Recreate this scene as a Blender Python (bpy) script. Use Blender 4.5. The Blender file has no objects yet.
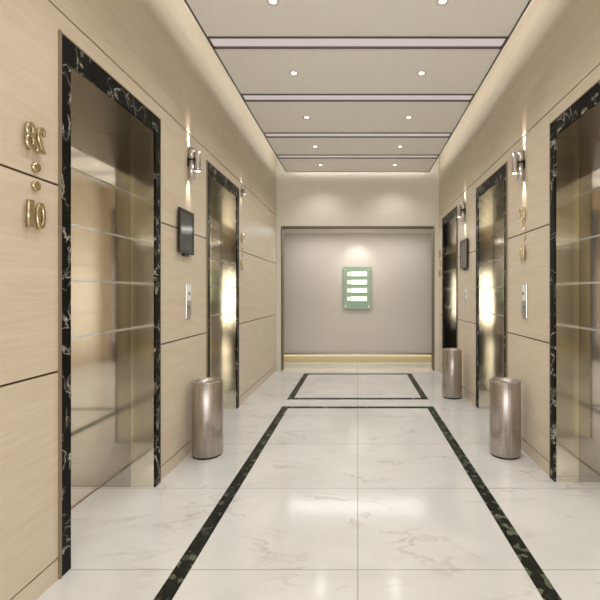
import bpy, bmesh, math
from mathutils import Vector, Matrix
R = math.radians
scn = bpy.context.scene
col = scn.collection

# ------------------------------------------------------------------ camera, world, light, exposure
F = 410.0                      # focal length in pixels of the 600 px frame
VX, VY = 357.7, 293.0          # vanishing point
EYE = 1.5
A = 1.57                       # half width of the lobby
cam_d = bpy.data.cameras.new('camera'); cam = bpy.data.objects.new('camera', cam_d); col.objects.link(cam)
cam_d.sensor_width = 36; cam_d.lens = 36 * F / 600
cam_d.shift_x = -(VX - 300) / 600; cam_d.shift_y = -(300 - VY) / 600
cam_d.clip_start = .05
cam.location = (0, 0, EYE); cam.rotation_euler = (R(90), 0, 0)
scn.camera = cam

w = bpy.data.worlds.new('world'); scn.world = w; w.use_nodes = True
w.node_tree.nodes['Background'].inputs[0].default_value = (.9, .85, .8, 1)
w.node_tree.nodes['Background'].inputs[1].default_value = .15
scn.view_settings.view_transform = 'Standard'; scn.view_settings.look = 'None'
scn.view_settings.exposure = 0.4; scn.view_settings.gamma = 1
scn.view_settings.use_curve_mapping = False

WARM = (1, .93, .82); SOFT = (1, .985, .96)
P_DOWN = 31; P_COVE = 9; P_SC_UP = 15; P_SC_DN = 9; P_REAR_FILL = 115
P_CORR = 16; P_SIGN = 12; P_TOE = 1.1

CZ = EYE + 2.3                 # underside of the suspended ceiling panels
CX = 1.36                      # half width of the suspended panels
YB, YH, YE = -2.6, 7.92, 8.87  # rear wall, header wall, end wall

def light(name, kind, loc, power, color, rot=(0, 0, 0), **k):
    d = bpy.data.lights.new(name, kind); d.energy = power; d.color = color
    for a, b in k.items(): setattr(d, a, b)
    o = bpy.data.objects.new(name, d); col.objects.link(o)
    o.location = loc; o.rotation_euler = rot
    return o

# cove lights lying on top of the suspended panels, washing the upper walls
for s in (-1, 1):
    light('cove_light', 'AREA', (s * (CX - .05), (YB + YH) / 2, CZ + .12), P_COVE, SOFT,
          rot=(0, R(-112) * s, 0), shape='RECTANGLE', size=.05, size_y=YH - YB - .4)
light('cove_light', 'AREA', (0, 7.74, CZ + .12), P_COVE * .25, SOFT, rot=(R(75), 0, 0), shape='RECTANGLE', size=2.6, size_y=.05)

# daylight added behind the camera, unseen, to brighten lobby and door reflections
light('rear_fill', 'AREA', (0, YB - .9, 1.35), P_REAR_FILL, (.98, .985, 1), rot=(R(118), 0, 0), shape='RECTANGLE', size=2.7, size_y=2.2)

# ------------------------------------------------------------------ materials
def new_mat(name):
    m = bpy.data.materials.new(name); m.use_nodes = True
    return m, m.node_tree.nodes, m.node_tree.links, m.node_tree.nodes['Principled BSDF']
def srgb(r, g, b):
    f = lambda c: (c / 255 / 12.92) if c / 255 <= .04045 else ((c / 255 + .055) / 1.055) ** 2.4
    return (f(r), f(g), f(b), 1)
def plain(name, c, rough=.5, metal=0, emit=0, ec=None, spec=.5):
    m, n, l, b = new_mat(name)
    b.inputs['Base Color'].default_value = c; b.inputs['Roughness'].default_value = rough
    b.inputs['Metallic'].default_value = metal; b.inputs['Specular IOR Level'].default_value = spec
    if emit:
        b.inputs['Emission Color'].default_value = ec or c; b.inputs['Emission Strength'].default_value = emit
    return m
def coords(n, l, scale, kind='Object'):
    t = n.new('ShaderNodeTexCoord'); mp = n.new('ShaderNodeMapping')
    mp.inputs['Scale'].default_value = scale
    g = n.new('ShaderNodeNewGeometry')
    l.new(g.outputs['Position'], mp.inputs['Vector'])
    return mp.outputs['Vector']
def noise(n, l, vec, scale, detail=4, rough=.5, dist=0):
    t = n.new('ShaderNodeTexNoise'); t.inputs['Scale'].default_value = scale
    t.inputs['Detail'].default_value = detail; t.inputs['Roughness'].default_value = rough
    t.inputs['Distortion'].default_value = dist
    l.new(vec, t.inputs['Vector']); return t.outputs['Fac']
def ramp(n, l, fac, stops):
    r = n.new('ShaderNodeValToRGB')
    e = r.color_ramp.elements
    while len(e) < len(stops): e.new(.5)
    for q, (p, c) in zip(e, stops): q.position = p; q.color = c
    l.new(fac, r.inputs['Fac']); return r.outputs['Color']
def mix(n, l, fac, a, b, mode='MIX'):
    x = n.new('ShaderNodeMix'); x.data_type = 'RGBA'; x.blend_type = mode
    for v, i in ((fac, 0), (a, 6), (b, 7)):
        if isinstance(v, (int, float)): x.inputs[i].default_value = v
        elif isinstance(v, tuple): x.inputs[i].default_value = v
        else: l.new(v, x.inputs[i])
    return x.outputs[2]
def mth(n, l, op, a, b=0.0):
    x = n.new('ShaderNodeMath'); x.operation = op
    for v, i in ((a, 0), (b, 1)):
        if isinstance(v, (int, float)): x.inputs[i].default_value = v
        else: l.new(v, x.inputs[i])
    return x.outputs[0]

# beige stone wall panels with fine horizontal grain
m, n, l, b = new_mat('wall_panel_stone')
v = coords(n, l, (1, 1, 9)); f1 = noise(n, l, v, 1.3, 6, .6, .6)
v2 = coords(n, l, (1, 1.2, 22)); f2 = noise(n, l, v2, 4, 4, .6, .2)
c = ramp(n, l, f1, [(.3, srgb(204, 189, 166)), (.7, srgb(217, 204, 183))])
c = mix(n, l, .35, c, ramp(n, l, f2, [(.3, srgb(197, 180, 156)), (.7, srgb(222, 210, 190))]))
l.new(c, b.inputs['Base Color']); b.inputs['Roughness'].default_value = .42; b.inputs['Specular IOR Level'].default_value = .35
WALL = m
GROOVE = plain('joint_shadow_gap', srgb(92, 70, 48), .8)

# white marble floor with tile joints
m, n, l, b = new_mat('white_marble_tiles')
v = coords(n, l, (1, 1, 1))
big = noise(n, l, v, 1.1, 5, .55, .8)
base = ramp(n, l, big, [(.3, srgb(196, 195, 192)), (.7, srgb(212, 211, 208))])
v3 = coords(n, l, (1.0, 2.2, 1))
v3.node.inputs['Rotation'].default_value = (0, 0, .55)
vv = noise(n, l, v3, 1.1, 6, .58, .35)
band = mth(n, l, 'ABSOLUTE', mth(n, l, 'SUBTRACT', vv, .5))
vm = ramp(n, l, band, [(0, (1, 1, 1, 1)), (.02, (0, 0, 0, 1))])
pat = ramp(n, l, noise(n, l, v, 2.3, 2), [(.45, (0, 0, 0, 1)), (.65, (1, 1, 1, 1))])
vf = mth(n, l, 'MULTIPLY', mth(n, l, 'MULTIPLY', vm, pat), .46)
base = mix(n, l, vf, base, srgb(150, 138, 124))
g = n.new('ShaderNodeNewGeometry'); sp = n.new('ShaderNodeSeparateXYZ'); l.new(g.outputs['Position'], sp.inputs[0])
jx = mth(n, l, 'LESS_THAN', mth(n, l, 'ABSOLUTE', sp.outputs[0]), .004)
yy = mth(n, l, 'SUBTRACT', sp.outputs[1], 3.146 - .927 * 6)
jy = mth(n, l, 'LESS_THAN', mth(n, l, 'MODULO', yy, .927), .008)
jy = mth(n, l, 'MULTIPLY', jy, mth(n, l, 'LESS_THAN', sp.outputs[1], 5.3))
j = mth(n, l, 'MULTIPLY', mth(n, l, 'MAXIMUM', jx, jy), .6)
base = mix(n, l, j, base, srgb(140, 132, 122))
l.new(base, b.inputs['Base Color']); b.inputs['Roughness'].default_value = .13; b.inputs['Specular IOR Level'].default_value = .5
FLOOR = m

# black marble with white veins
m, n, l, b = new_mat('black_veined_marble')
v = coords(n, l, (1, 1, 1)); vv = noise(n, l, v, 5.5, 5, .55, .8)
band = mth(n, l, 'ABSOLUTE', mth(n, l, 'SUBTRACT', vv, .5))
vm = ramp(n, l, band, [(0, (1, 1, 1, 1)), (.008, (.3, .3, .3, 1)), (.028, (0, 0, 0, 1))])
pat = ramp(n, l, noise(n, l, v, 9, 2), [(.38, (0, 0, 0, 1)), (.6, (1, 1, 1, 1))])
c = mix(n, l, mth(n, l, 'MULTIPLY', vm, pat), srgb(17, 17, 14), srgb(215, 210, 198))
l.new(c, b.inputs['Base Color']); b.inputs['Roughness'].default_value = .35; b.inputs['Specular IOR Level'].default_value = .08
BLACK = m
m, n, l, b = new_mat('dark_green_mosaic_marble')
v = coords(n, l, (26, 26, 0.01))
wn_ = n.new('ShaderNodeTexVoronoi'); wn_.inputs['Scale'].default_value = 1; wn_.inputs['Randomness'].default_value = .8; l.new(v, wn_.inputs['Vector'])
sc = n.new('ShaderNodeSeparateColor'); l.new(wn_.outputs['Color'], sc.inputs[0])
c = ramp(n, l, sc.outputs[0], [(.0, srgb(10, 12, 8)), (.7, srgb(30, 34, 26)), (.95, srgb(96, 100, 84))])
l.new(c, b.inputs['Base Color']); b.inputs['Roughness'].default_value = .4; b.inputs['Specular IOR Level'].default_value = .15
INLAY = m

def metal(name, c, rough, streak=0, scale=(1, 1, 1), c2=None):
    m, n, l, b = new_mat(name)
    b.inputs['Metallic'].default_value = 1; b.inputs['Base Color'].default_value = c
    b.inputs['Roughness'].default_value = rough
    if streak:
        f = noise(n, l, coords(n, l, scale), 6, 4, .6)
        l.new(ramp(n, l, f, [(.3, (rough - streak,) * 3 + (1,)), (.7, (rough + streak,) * 3 + (1,))]), b.inputs['Roughness'])
        if c2: l.new(ramp(n, l, f, [(.3, c2), (.7, c)]), b.inputs['Base Color'])
    return m
MIRROR = metal('polished_champagne_steel', srgb(244, 240, 231), .022)
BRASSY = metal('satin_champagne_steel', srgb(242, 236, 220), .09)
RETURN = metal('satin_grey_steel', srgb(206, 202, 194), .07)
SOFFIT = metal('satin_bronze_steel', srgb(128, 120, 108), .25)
LINE = plain('frosted_etched_line', srgb(238, 236, 232), .5)
STEEL = metal('brushed_steel', srgb(205, 200, 194), .28)
m, n, l, b = new_mat('brushed_steel_with_streaks')
f = noise(n, l, coords(n, l, (55, 55, 1.2)), 2, 4, .6); f_b = noise(n, l, coords(n, l, (4, 4, 60)), 2, 3, .6)
c = ramp(n, l, f, [(.3, srgb(150, 138, 130)), (.7, srgb(204, 195, 188))])
c = mix(n, l, .14, c, ramp(n, l, f_b, [(.35, srgb(150, 136, 126)), (.65, srgb(222, 214, 206))]))
l.new(c, b.inputs['Base Color']); b.inputs['Metallic'].default_value = 1; b.inputs['Roughness'].default_value = .36
b.inputs['Anisotropic'].default_value = .4
BINM = m
DARK = plain('dark_plastic', srgb(30, 29, 26), .4)
SCREEN = plain('dark_glass_screen', srgb(38, 40, 38), .12, spec=.7)
BEZEL = plain('black_satin_metal', srgb(44, 42, 36), .3, .4)
GLYPH = plain('satin_cream_brass', srgb(214, 200, 164), .25, 1)
CEIL = plain('cream_ceiling_paint', srgb(249, 246, 240), .6)
CEILTOP = plain('cream_plaster', srgb(232, 225, 212), .8)
EDGE = metal('dark_grey_aluminium', srgb(120, 110, 104), .35)
SLOT = plain('pale_diffuser', srgb(214, 204, 206), .5, emit=.22, ec=(1, .97, 1, 1))
LAMP = plain('lamp_lens', (1, 1, 1, 1), .4, emit=3.5, ec=(1, .93, .82, 1))
RING = plain('white_ring', srgb(225, 218, 208), .4)
PLASTER = plain('greige_plaster', srgb(210, 202, 192), .65)
HEADP = plain('cream_header_plaster', srgb(232, 226, 210), .6)
SKIRT = plain('beige_skirting', srgb(206, 192, 158), .45)
LEDGE = metal('grey_ledge_metal', srgb(150, 146, 146), .35)
PORTAL = plain('bronze_brown_trim', srgb(140, 124, 100), .4, .3)
JAMB = plain('dark_grey_brown_trim', srgb(104, 94, 80), .5)
GREEN = plain('frosted_green_glass', srgb(140, 166, 138), .3)
PLATE = plain('lit_plate', srgb(240, 242, 214), .4, emit=.75, ec=(.93, 1, .76, 1))
PMARK = plain('grey_lettering', srgb(150, 160, 128), .5)
WHITEP = plain('white_call_plate', srgb(236, 234, 228), .3)

# ------------------------------------------------------------------ mesh helpers
def box(bm, x0, x1, y0, y1, z0, z1, mi=0, bev=0):
    vs = [bm.verts.new((x, y, z)) for x in (x0, x1) for y in (y0, y1) for z in (z0, z1)]
    fs = []
    for q in ((0, 1, 3, 2), (4, 6, 7, 5), (0, 4, 5, 1), (2, 3, 7, 6), (0, 2, 6, 4), (1, 5, 7, 3)):
        f = bm.faces.new([vs[i] for i in q]); f.material_index = mi; fs.append(f)
    if bev:
        es = list({e for f in fs for e in f.edges})
        bmesh.ops.bevel(bm, geom=es, offset=bev, segments=2, affect='EDGES', profile=.6)
def lathe(bm, prof, c=(0, 0, 0), seg=40, mi=0, axis='Z', smooth=True):
    rings = []
    for r, z in prof:
        ring = []
        for k in range(seg):
            t = 2 * math.pi * k / seg
            if axis == 'Z': p = (c[0] + r * math.cos(t), c[1] + r * math.sin(t), c[2] + z)
            else: p = (c[0] + z, c[1] + r * math.cos(t), c[2] + r * math.sin(t))
            ring.append(bm.verts.new(p))
        rings.append(ring)
    for a, b_ in zip(rings, rings[1:]):
        for k in range(seg):
            f = bm.faces.new((a[k], a[(k + 1) % seg], b_[(k + 1) % seg], b_[k])); f.material_index = mi; f.smooth = smooth
    for ring in (rings[0], rings[-1]):
        f = bm.faces.new(ring); f.material_index = mi
def obj(name, bm, mats, parent=None, sx=1, recalc=True):
    if sx < 0:
        for v in bm.verts: v.co.x = -v.co.x
    if recalc or sx < 0: bmesh.ops.recalc_face_normals(bm, faces=bm.faces)
    me = bpy.data.meshes.new(name); bm.to_mesh(me); bm.free()
    for mm in (mats if isinstance(mats, (list, tuple)) else [mats]): me.materials.append(mm)
    o = bpy.data.objects.new(name, me); col.objects.link(o)
    if parent: o.parent = parent; o.matrix_parent_inverse = Matrix()
    return o
def tag(o, label, cat, group=None, kind=None):
    o['label'] = label; o['category'] = cat
    if group: o['group'] = group
    if kind: o['kind'] = kind
    return o
def thing(name, loc, label, cat, group=None, kind=None):
    o = bpy.data.objects.new(name, None); o.empty_display_size = .05; col.objects.link(o); o.location = loc
    return tag(o, label, cat, group, kind)
def struct(name, bm, mats, label, cat):
    return tag(obj(name, bm, mats), label, cat, kind='structure')
def B(): return bmesh.new()

# ------------------------------------------------------------------ floor, walls, ceiling
XR = 2.05
b_ = B(); box(b_, -3.2, 3.2, YB - .1, YE + .15, -.1, 0)
struct('floor', b_, FLOOR, 'white marble tiled floor of the lift lobby', 'floor')

def D(off): return F * A / off
ZT, ZM, ZL, ZS = EYE + .948 * A, EYE + .36 * A, EYE - .262 * A, EYE - .885 * A
OT = EYE + .872 * A           # outer top of the stone surrounds
WT = CZ + .32                 # top of the walls
POST, TOPB = .075, .125
DOORS = {-1: [(2.16, 3.243), (4.263, 5.387)], 1: [(2.19, 3.327), (4.306, 5.409), (6.437, 7.573)]}
G = .006
def wall(s, name, label):
    b_ = B(); ops = DOORS[s]
    rows = [(0.0, ZS), (ZS, ZL), (ZL, ZM), (ZM, ZT), (ZT, WT)]
    cols = []; y = YB
    for y0, y1 in ops: cols.append((y, y0, 0)); cols.append((y0, y1, OT)); y = y1
    cols.append((y, YH + .1, 0))
    for c0, c1, lo in cols:
        for i, (r0, r1) in enumerate(rows):
            g0 = r0 + (G if i else 0); g1 = r1 - (G if i < 4 else 0)
            g0 = max(g0, lo)
            if g1 - g0 > .01: box(b_, A, A + .02, c0, c1, g0, g1, 0)
        box(b_, A + .013, A + .12, c0, c1, max(0, lo), WT, 1)
    bm = b_
    obj_ = obj(name, bm, [WALL, GROOVE], sx=s)
    tag(obj_, label, 'wall', kind='structure')
wall(-1, 'wall_left', 'left lobby wall of beige stone panels with thin dark joints')
wall(1, 'wall_right', 'right lobby wall of beige stone panels with thin dark joints')
b_ = B(); box(b_, -A - .12, A + .12, YB - .12, YB, 3.35, WT)
for s in (-1, 1):
    x0, x1 = sorted((s * 1.4, s * (A + .12))); box(b_, x0, x1, YB - .12, YB, 0, 3.35)
struct('wall_back', b_, WALL, 'beige stone wall behind the viewer around an added window front', 'wall')
wn = thing('added_window_1', (0, YB, 0), 'unseen full height window front added behind the viewer for the fill light', 'window', kind='structure')  # added unseen window front, goes with the rear area lamp
b_ = B()
for x in (-1.4, -.49, .45, 1.36): box(b_, x, x + .04, -.05, -.01, 0, 3.35)
for z in (0, 2.3, 3.31): box(b_, -1.4, 1.4, -.045, -.015, z, z + .04)
obj('added_window_frame', b_, EDGE, wn)
b_ = B(); box(b_, -A - .2, A + .2, YB - .12, YH + .3, WT, WT + .1)
struct('ceiling', b_, CEILTOP, 'cream plaster ceiling above the suspended panels', 'ceiling')

# header wall with the wide opening at the far end
OW, OH = 76.3 / F * YH, EYE + 66 / F * YH
b_ = B()
box(b_, -A, A, YH, YH + .2, OH, WT)
for s in (-1, 1):
    x0, x1 = sorted((s * OW, s * 3.2)); box(b_, x0, x1, YH + .001, YH + .2, 0, OH)
struct('wall_header', b_, HEADP, 'cream header wall above the wide opening at the far end', 'wall')
b_ = B(); t = .009
box(b_, -OW, OW, YH - .012, YH + .21, OH - t, OH + .015)
for s in (-1, 1):
    x0, x1 = sorted((s * (OW - t), s * (OW + .006))); box(b_, x0, x1, YH - .012, YH + .21, 0, OH)
struct('trim_1', b_, JAMB, 'thin bronze trim lining the wide opening at the far end', 'trim')
b_ = B(); box(b_, -3.2, 3.2, YE, YE + .12, 0, OH + .3)
struct('wall_end', b_, PLASTER, 'greige end wall of the cross corridor behind the directory board', 'wall')
for s, nm in ((-1, 'wall_corridor_left'), (1, 'wall_corridor_right')):
    b_ = B(); x0, x1 = sorted((s * 3.2, s * 3.3)); box(b_, x0, x1, YH, YE + .12, 0, OH + .3)
    struct(nm, b_, PLASTER, ('left' if s < 0 else 'right') + ' end wall of the cross corridor, out of sight', 'wall')
b_ = B(); box(b_, -3.2, 3.2, YH + .2, YE, OH + .006, OH + .1)
struct('ceiling_corridor', b_, CEILTOP, 'low cream ceiling of the cross corridor beyond the opening', 'ceiling')
b_ = B(); box(b_, -3.2, 3.2, YE - .012, YE, 0, .175)
struct('baseboard_end', b_, SKIRT, 'warm lit beige skirting along the foot of the end wall', 'baseboard')
b_ = B(); box(b_, -3.2, 3.2, YE - .05, YE, .175, .205)
struct('trim_2', b_, LEDGE, 'grey metal ledge above the skirting of the end wall', 'trim')
light('toe_light', 'AREA', (0, YE - .032, .170), P_TOE, (1, .84, .55), rot=(0, 0, 0), shape='RECTANGLE', size=3.6, size_y=.02)
light('corridor_fill', 'AREA', (0, YH + .27, OH - .004), P_CORR, SOFT, shape='RECTANGLE', size=2.7, size_y=.06)  # added strip hidden behind the header to brighten the corridor
light('directory_spot', 'SPOT', (0, YE - .42, OH - .03), P_SIGN, WARM, rot=(R(22), 0, 0), spot_size=R(95), spot_blend=.9, shadow_soft_size=.04)

# floor inlays
def inlay(name, ya, yb, label):
    b_ = B(); xo, xi = .998, .908
    for s in (-1, 1):
        x0, x1 = sorted((s * xi, s * xo)); box(b_, x0, x1, ya, yb, -.01, .0012)
    box(b_, -xi, xi, ya, ya + .09, -.01, .0012); box(b_, -xi, xi, yb - .09, yb, -.01, .0012)
    struct(name, b_, INLAY, label, 'floor inlay')
inlay('trim_3', 1.0, 5.42, 'long near rectangle of dark green marble strips inlaid in the floor')
inlay('trim_4', 5.775, 7.64, 'shorter far rectangle of dark marble strips inlaid in the floor')

# ------------------------------------------------------------------ lift doors
XD = 1.27 * A; XS = A * 227 / 203
ZI = OT - TOPB
LINES = [EYE + .4375 * XD, EYE + .239 * XD, EYE + .044 * XD, EYE - .156 * XD]
DOOR_LABELS = {
    (-1, 0): 'nearest lift door on the left wall, polished steel in black marble surround',
    (-1, 1): 'farther lift door on the left wall, behind the left steel bin',
    (1, 0): 'nearest lift door on the right wall, cut by the picture edge',
    (1, 1): 'middle lift door on the right wall, between the two right steel bins',
    (1, 2): 'farthest narrow-looking lift door on the right wall, beside the end opening'}
nd = 0
for s in (-1, 1):
    for i, (y0, y1) in enumerate(DOORS[s]):
        nd += 1; yc = (y0 + y1) / 2
        r = thing('door_%d' % nd, (s * A, yc, 0), DOOR_LABELS[(s, i)], 'lift door', kind='structure')
        def add(name, bm, mats, par=r, lab=None):
            # meshes are built in world space on the right-hand wall, then moved to the empty
            for v in bm.verts: v.co.x -= A; v.co.y -= yc
            o = obj(name, bm, mats, par, sx=s)
            if lab: o['label'] = lab
            return o
        p = .008
        b_ = B()
        box(b_, A - p, A + .006, y0, y0 + POST, 0, OT, 0, .002)
        box(b_, A - p, A + .006, y1 - POST, y1, 0, OT, 0, .002)
        box(b_, A - p, A + .006, y0 + POST, y1 - POST, ZI, OT, 0, .002)
        add('stone_surround', b_, BLACK, lab='black marble surround with white veins')
        b_ = B(); box(b_, A - .012, A + .004, y0 - .012, y0, 0, OT + .012); box(b_, A - .012, A + .004, y1, y1 + .004, 0, OT + .012)
        box(b_, A - .012, A + .004, y0, y1, OT, OT + .012 if i < 0 else OT + .006)
        add('edge_trim', b_, PORTAL)
        ya, yb = y0 + POST, y1 - POST
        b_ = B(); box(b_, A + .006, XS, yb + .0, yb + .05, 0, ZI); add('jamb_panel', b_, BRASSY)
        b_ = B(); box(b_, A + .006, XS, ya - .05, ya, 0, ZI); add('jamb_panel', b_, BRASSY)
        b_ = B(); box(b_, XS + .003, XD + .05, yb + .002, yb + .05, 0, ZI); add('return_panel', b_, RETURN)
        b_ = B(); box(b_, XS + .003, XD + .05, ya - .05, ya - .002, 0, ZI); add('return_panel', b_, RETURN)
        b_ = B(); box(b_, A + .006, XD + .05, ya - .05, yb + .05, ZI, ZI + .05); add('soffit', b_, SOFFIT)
        ym = (ya + yb) / 2
        for q0, q1 in ((ya - .002, ym - .0015), (ym + .0015, yb + .002)):
            b_ = B(); box(b_, XD, XD + .04, q0, q1, .006, ZI)
            for z in LINES: box(b_, XD - .0015, XD + .001, q0, q1, z - .008, z + .008, 1)
            add('door_leaf', b_, [MIRROR, LINE])
        b_ = B(); box(b_, XD - .012, XD + .05, ya, yb, 0, .004)
        add('sill', b_, STEEL)

# ------------------------------------------------------------------ suspended ceiling
SLOTY = [-1.5, -.45, .6, 1.65, 2.7, 3.76, 4.82, 5.96, 6.90]
YF = 7.77
SW = .085
edges = [YB + .12] + SLOTY + [YF]
n_p = len(edges) - 1
ordn = ['farthest cream ceiling panel, next to the header wall', 'second cream ceiling panel from the header wall',
        'third cream ceiling panel from the header wall', 'fourth cream ceiling panel from the header wall',
        'fifth cream ceiling panel from the header wall, overhead of the nearest lift doors', 'sixth cream ceiling panel from the header wall',
        'seventh cream ceiling panel from the header wall', 'eighth cream ceiling panel from the header wall',
        'ninth cream ceiling panel from the header wall', 'last cream ceiling panel, next to the rear wall']
for k in range(n_p):
    ya = edges[k] + (SW if k else 0); yb = edges[k + 1] - (SW if k < n_p - 1 else 0)
    r = thing('ceiling_panel', (0, (ya + yb) / 2, CZ), ordn[n_p - 1 - k], 'ceiling panel', 'suspended ceiling panels')
    hy = (yb - ya) / 2
    b_ = B(); box(b_, -CX + .012, CX - .012, -hy, hy, 0, .06); obj('board', b_, CEIL, r)
    b_ = B()
    box(b_, -CX - .003, -CX + .012, -hy, hy, -.006, .07); box(b_, CX - .012, CX + .003, -hy, hy, -.006, .07)
    if k == n_p - 1: box(b_, -CX, CX, hy, hy + .015, -.006, .07)
    obj('edge_profile', b_, EDGE, r)
slotn = ['linear light slot across the ceiling nearest the header wall', 'second linear light slot from the header wall',
         'third linear light slot from the header wall, longest one fully in view', 'fourth linear light slot from the header wall, at the top of the view',
         'fifth linear light slot from the header wall', 'sixth linear light slot from the header wall', 'seventh linear light slot from the header wall',
         'eighth linear light slot from the header wall', 'linear light slot nearest the rear wall']
for k, y in enumerate(SLOTY):
    r = thing('linear_light', (0, y, CZ), slotn[len(SLOTY) - 1 - k], 'linear light', 'light slots across the ceiling')
    b_ = B()
    for q in (-1, 1):
        a0, a1 = sorted((q * SW, q * (SW - .013))); box(b_, -CX, CX, a0, a1, -.012, .07)
    for q in (-1, 1):
        a0, a1 = sorted((q * CX, q * (CX - .02))); box(b_, a0, a1, -SW + .022, SW - .022, -.012, .07)
    obj('housing', b_, EDGE, r)
    b_ = B(); box(b_, -CX + .02, CX - .02, -SW + .013, SW - .013, .006, .03); obj('diffuser', b_, SLOT, r)

DLY = [-2.0, -.97, .08, 1.13, 2.18, 3.23, 4.29, 5.37, 6.44, 7.37]
rown = {7: 'in the third row from the header wall', 8: 'in the second row from the header wall', 9: 'in the row nearest the header wall',
        6: 'in the fourth row from the header wall', 5: 'in the fifth row from the header wall', 4: 'in the sixth row from the header wall',
        3: 'in the seventh row from the header wall', 2: 'in the eighth row from the header wall', 1: 'in the ninth row from the header wall', 0: 'in the row next to the rear wall'}
for k, y in enumerate(DLY):
    for s in (-1, 1):
        x = .668 * s
        r = thing('downlight', (x, y, CZ), ('left' if s < 0 else 'right') + ' round recessed downlight ' + rown[k], 'downlight', 'recessed downlights in the ceiling panels')
        b_ = B(); lathe(b_, [(.028, .004), (.028, -.003), (.046, -.006), (.052, -.002), (.052, .004)], seg=28); obj('trim_ring', b_, RING, r)
        b_ = B(); lathe(b_, [(.0275, .003), (.0275, -.002), (.02, -.003)], seg=24); obj('lens', b_, LAMP, r)
        light('downlight_lamp', 'SPOT', (x, y, CZ - .02), P_DOWN * (.6 if k == 9 else 1), SOFT, spot_size=R(125), spot_blend=.8, shadow_soft_size=.045)

# ------------------------------------------------------------------ sconces
def sconce(s, y, z, label, k=1.0):
    r = thing('wall_sconce', (s * A, y, z), label, 'wall light', 'up and down wall sconces')
    b_ = B(); box(b_, -.012 * k, 0, -.028 * k, .028 * k, -.03 * k, .05 * k, 0, .003 * k); obj('back_plate', b_, DARK, r, sx=s)
    b_ = B(); R1 = .030 * k; H = .14 * k
    c = (-.034 * k, 0, 0)
    lathe(b_, [(R1 - .006 * k, -H + .01 * k), (R1 - .004 * k, -H), (R1, -H), (R1, .02 * k)], c, 28)
    lathe(b_, [(R1, .04 * k), (R1, H), (R1 - .004 * k, H), (R1 - .006 * k, H - .01 * k)], c, 28)
    obj('tube', b_, STEEL, r, sx=s)
    b_ = B(); lathe(b_, [(R1 * .93, .018 * k), (R1 * .93, .042 * k)], c, 28); box(b_, -.09 * k, -.03 * k, -.006 * k, .006 * k, .022 * k, .038 * k); obj('arm', b_, DARK, r, sx=s)
    c2 = (-.092 * k, .0 * k, 0)
    b_ = B(); lathe(b_, [(.016 * k, -.07 * k), (.024 * k, -.07 * k), (.026 * k, -.045 * k), (.026 * k, .085 * k), (.02 * k, .11 * k), (.008 * k, .125 * k)], c2, 26); obj('spot_head', b_, STEEL, r, sx=s)
    b_ = B(); lathe(b_, [(.018 * k, -.068 * k), (.0175 * k, -.076 * k), (.008 * k, -.08 * k)], c2, 20); obj('lamp_lens', b_, LAMP, r, sx=s)
    for q, pw, sz in ((1, P_SC_UP, 38), (-1, P_SC_DN, 50)):
        light('sconce_lamp', 'SPOT', (s * (A - .017 * k), y, z + q * (H + .004)), pw * k * k, WARM,
              rot=(R(180) if q > 0 else 0, R(13) * s * (1 if q > 0 else -1), 0), spot_size=R(sz), spot_blend=1, shadow_soft_size=.014)
sconce(-1, D(169.5), 2.70, 'steel wall sconce on the left wall above the black display')
sconce(-1, D(116.5), 2.87, 'small wall sconce on the left wall above the far mirrored numerals', .5)
sconce(1, D(166.5), 2.70, 'steel wall sconce on the right wall above the brass floor numerals')
sconce(1, D(107.5), 2.68, 'steel wall sconce on the right wall above the farther black display')

# ------------------------------------------------------------------ floor number signs
def glyph_mesh(ch, h, wd, depth):
    cu = bpy.data.curves.new('glyph', 'FONT'); cu.body = ch; cu.size = 1; cu.extrude = depth / 2; cu.offset = .012
    o = bpy.data.objects.new('glyph', cu); col.objects.link(o)
    bpy.context.view_layer.update()
    dg = bpy.context.evaluated_depsgraph_get()
    me = bpy.data.meshes.new_from_object(o.evaluated_get(dg))
    bm = B(); bm.from_mesh(me)
    bpy.data.objects.remove(o); bpy.data.curves.remove(cu); bpy.data.meshes.remove(me)
    xs = [v.co.x for v in bm.verts]; ys = [v.co.y for v in bm.verts]
    x0, x1, a0, a1 = min(xs), max(xs), min(ys), max(ys)
    out = B()
    for v in bm.verts:
        tx = (v.co.x - x0) / (x1 - x0) * wd; tz = (v.co.y - a0) / (a1 - a0) * h - h / 2
        v.co = Vector((-.02 + -v.co.z, -tx, tz))      # on the right wall: reads towards the viewer
    out.free()
    bmesh.ops.remove_doubles(bm, verts=bm.verts, dist=1e-5)
    return bm
def number_sign(s, y, label):
    r = thing('floor_number_sign', (s * A, y, 2.075), label, 'floor number sign', 'brass floor numerals on the walls')
    for txt, zc in (('28', .172), ('01', -.198)):
        for i, ch in enumerate(txt):
            wd = .030 if ch == '1' else .052
            bm = glyph_mesh(ch, .128, wd, .016)
            off = .058 - i * .062 - (.012 if ch == '1' else 0)
            for v in bm.verts: v.co.y += off; v.co.z += zc
            # stand-off pins tying the numeral to the wall
            box(bm, -.014, 0, off - wd / 2 - .003, off - wd / 2 + .003, zc - .066, zc - .060)
            obj('numeral', bm, GLYPH, r, sx=s)
    for zc in (.036, -.054):
        b_ = B(); lathe(b_, [(.019, 0), (.024, -.003), (.024, -.013), (.020, -.017)], (0, .02 * (-s if s > 0 else 1), zc), 24, axis='X'); obj('dot', b_, GLYPH, r, sx=s)
number_sign(-1, D(326.5), 'large mirrored brass floor numerals on the left wall nearest the viewer')
number_sign(-1, D(116), 'mirrored brass floor numerals on the left wall past the farther lift')
number_sign(1, D(166.5), 'brass floor numerals on the right wall above the call plate')
number_sign(1, D(81.9) - .09, 'tiny far brass floor numerals on the right wall beside the end opening')

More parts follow.
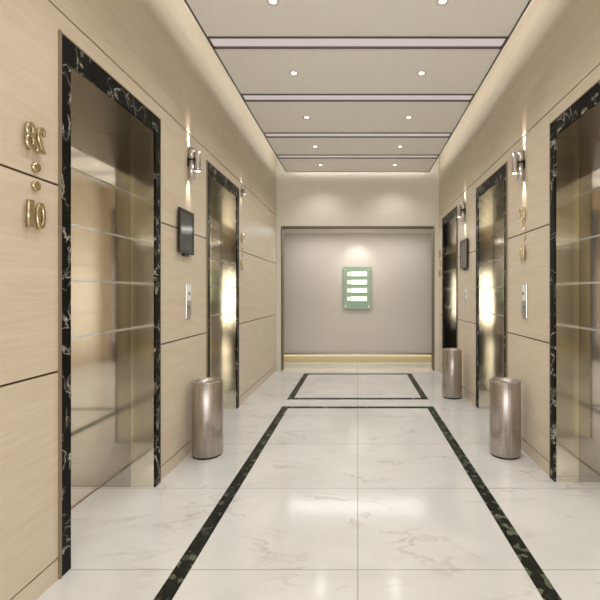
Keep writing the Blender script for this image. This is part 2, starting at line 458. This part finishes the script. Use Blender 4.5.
# ------------------------------------------------------------------ displays and call plates
def display(s, ya, yb, z0, z1, label):
    yc = (ya + yb) / 2; hw = (yb - ya) / 2; zc = (z0 + z1) / 2; hh = (z1 - z0) / 2
    r = thing('wall_display', (s * A, yc, zc), label, 'display', 'black floor displays between lift doors')
    b_ = B(); box(b_, -.014, 0, -hw * .6, hw * .6, -hh * .9, hh * .6); box(b_, -.03, 0, -hw * .3, hw * .3, -hh - .02, -hh + .03); obj('bracket', b_, DARK, r, sx=s)
    b_ = B(); e = .028
    box(b_, -.034, -.014, -hw, hw, hh - e, hh, 0, .003); box(b_, -.034, -.014, -hw, hw, -hh, -hh + e, 0, .003)
    box(b_, -.034, -.014, -hw, -hw + e, -hh + e, hh - e, 0, .003); box(b_, -.034, -.014, hw - e, hw, -hh + e, hh - e, 0, .003)
    box(b_, -.022, -.014, -hw + e, hw - e, -hh + e, hh - e)
    obj('bezel', b_, BEZEL, r, sx=s)
    b_ = B(); box(b_, -.030, -.022, -hw + e, hw - e, -hh + e, hh - e); obj('screen', b_, SCREEN, r, sx=s)
display(-1, D(181.5), D(167), EYE + .225 * A, EYE + .475 * A, 'black floor display on the left wall below the sconce')
display(1, D(111.3), D(104.5), EYE + .225 * A, EYE + .495 * A, 'black floor display on the right wall above the farther call plate')
def call_plate(s, y, label, hh=.165, hw=.055):
    zc = EYE - .045 * A
    r = thing('call_button_plate', (s * A, y, zc), label, 'call button', 'lift call plates')
    b_ = B(); box(b_, -.012, 0, -hw, hw, -hh, hh, 0, .004); obj('plate', b_, STEEL, r, sx=s)
    b_ = B(); box(b_, -.016, -.012, -hw * .72, hw * .72, -.0, hh * .9, 0, .002); obj('indicator', b_, WHITEP, r, sx=s)
    for z in (hh * .40, -hh * .38):
        c = (-.016 if z > 0 else -.012, 0, z)
        b_ = B(); lathe(b_, [(.017, 0), (.017, -.003), (.013, -.005)], c, 20, axis='X'); obj('button', b_, LEDGE, r, sx=s)
call_plate(-1, D(170), 'steel lift call plate on the left wall under the black display')
call_plate(1, D(167.5), 'steel lift call plate on the right wall under the brass numerals')
call_plate(1, D(109), 'small far lift call plate on the right wall under the black display', .15, .045)

# ------------------------------------------------------------------ directory board
bw, bh = .30, .455
r = thing('directory_board', (-.012, YE - .0102, 1.61), 'green glass directory board with four lit plates on the end wall', 'directory board')
b_ = B(); box(b_, -bw, bw, -.03, -.016, -bh, bh, 0, .003); obj('panel', b_, GREEN, r)
for x in (-.25, .25):
    for z in (-.4, .4):
        b_ = B(); box(b_, x - .012, x + .012, -.034, .01, z - .012, z + .012); obj('standoff', b_, STEEL, r)
for k in range(4):
    z = .30 - k * .178
    b_ = B(); box(b_, -.14, .21, -.042, -.03, z - .048, z + .048, 0, .003)
    pl = obj('name_plate', b_, PLATE, r)
    b_ = B()
    for q in range(2): box(b_, -.115, .10 + .05 * ((q + k) % 2), -.0435, -.042, z - .022 + q * .03, z - .014 + q * .03)
    obj('lettering', b_, PMARK, pl)
    b_ = B(); box(b_, -.21, -.165, -.036, -.03, z - .04, z + .04); obj('level_tab', b_, PLATE, r)

# ------------------------------------------------------------------ bins
def bin_(px, ybot, label):
    d = 615 / (ybot - VY)
    x = (px - VX) / F * d; rr = .138; H = .69
    r = thing('ash_bin', (x, d, 0), label, 'bin', 'cylindrical steel ash bins')
    b_ = B(); lathe(b_, [(rr - .008, 0), (rr - .008, .016)], seg=64); obj('base_ring', b_, DARK, r)
    b_ = B(); lathe(b_, [(rr - .004, .0155), (rr, .02), (rr, H - .004), (rr - .003, H), (rr - .022, H), (rr - .025, H - .004), (rr - .026, H - .03)], seg=72); obj('body', b_, BINM, r)
    b_ = B(); lathe(b_, [(rr - .03, H - .029), (rr - .04, H - .018), (.05, H - .014), (.048, H - .02)], seg=48); obj('ash_tray', b_, STEEL, r)
bin_(207.6, 454.3, 'brushed steel cylindrical ash bin standing against the left wall')
bin_(505.0, 454.3, 'nearer brushed steel ash bin against the right wall')
bin_(452.0, 397, 'farther brushed steel ash bin against the right wall')
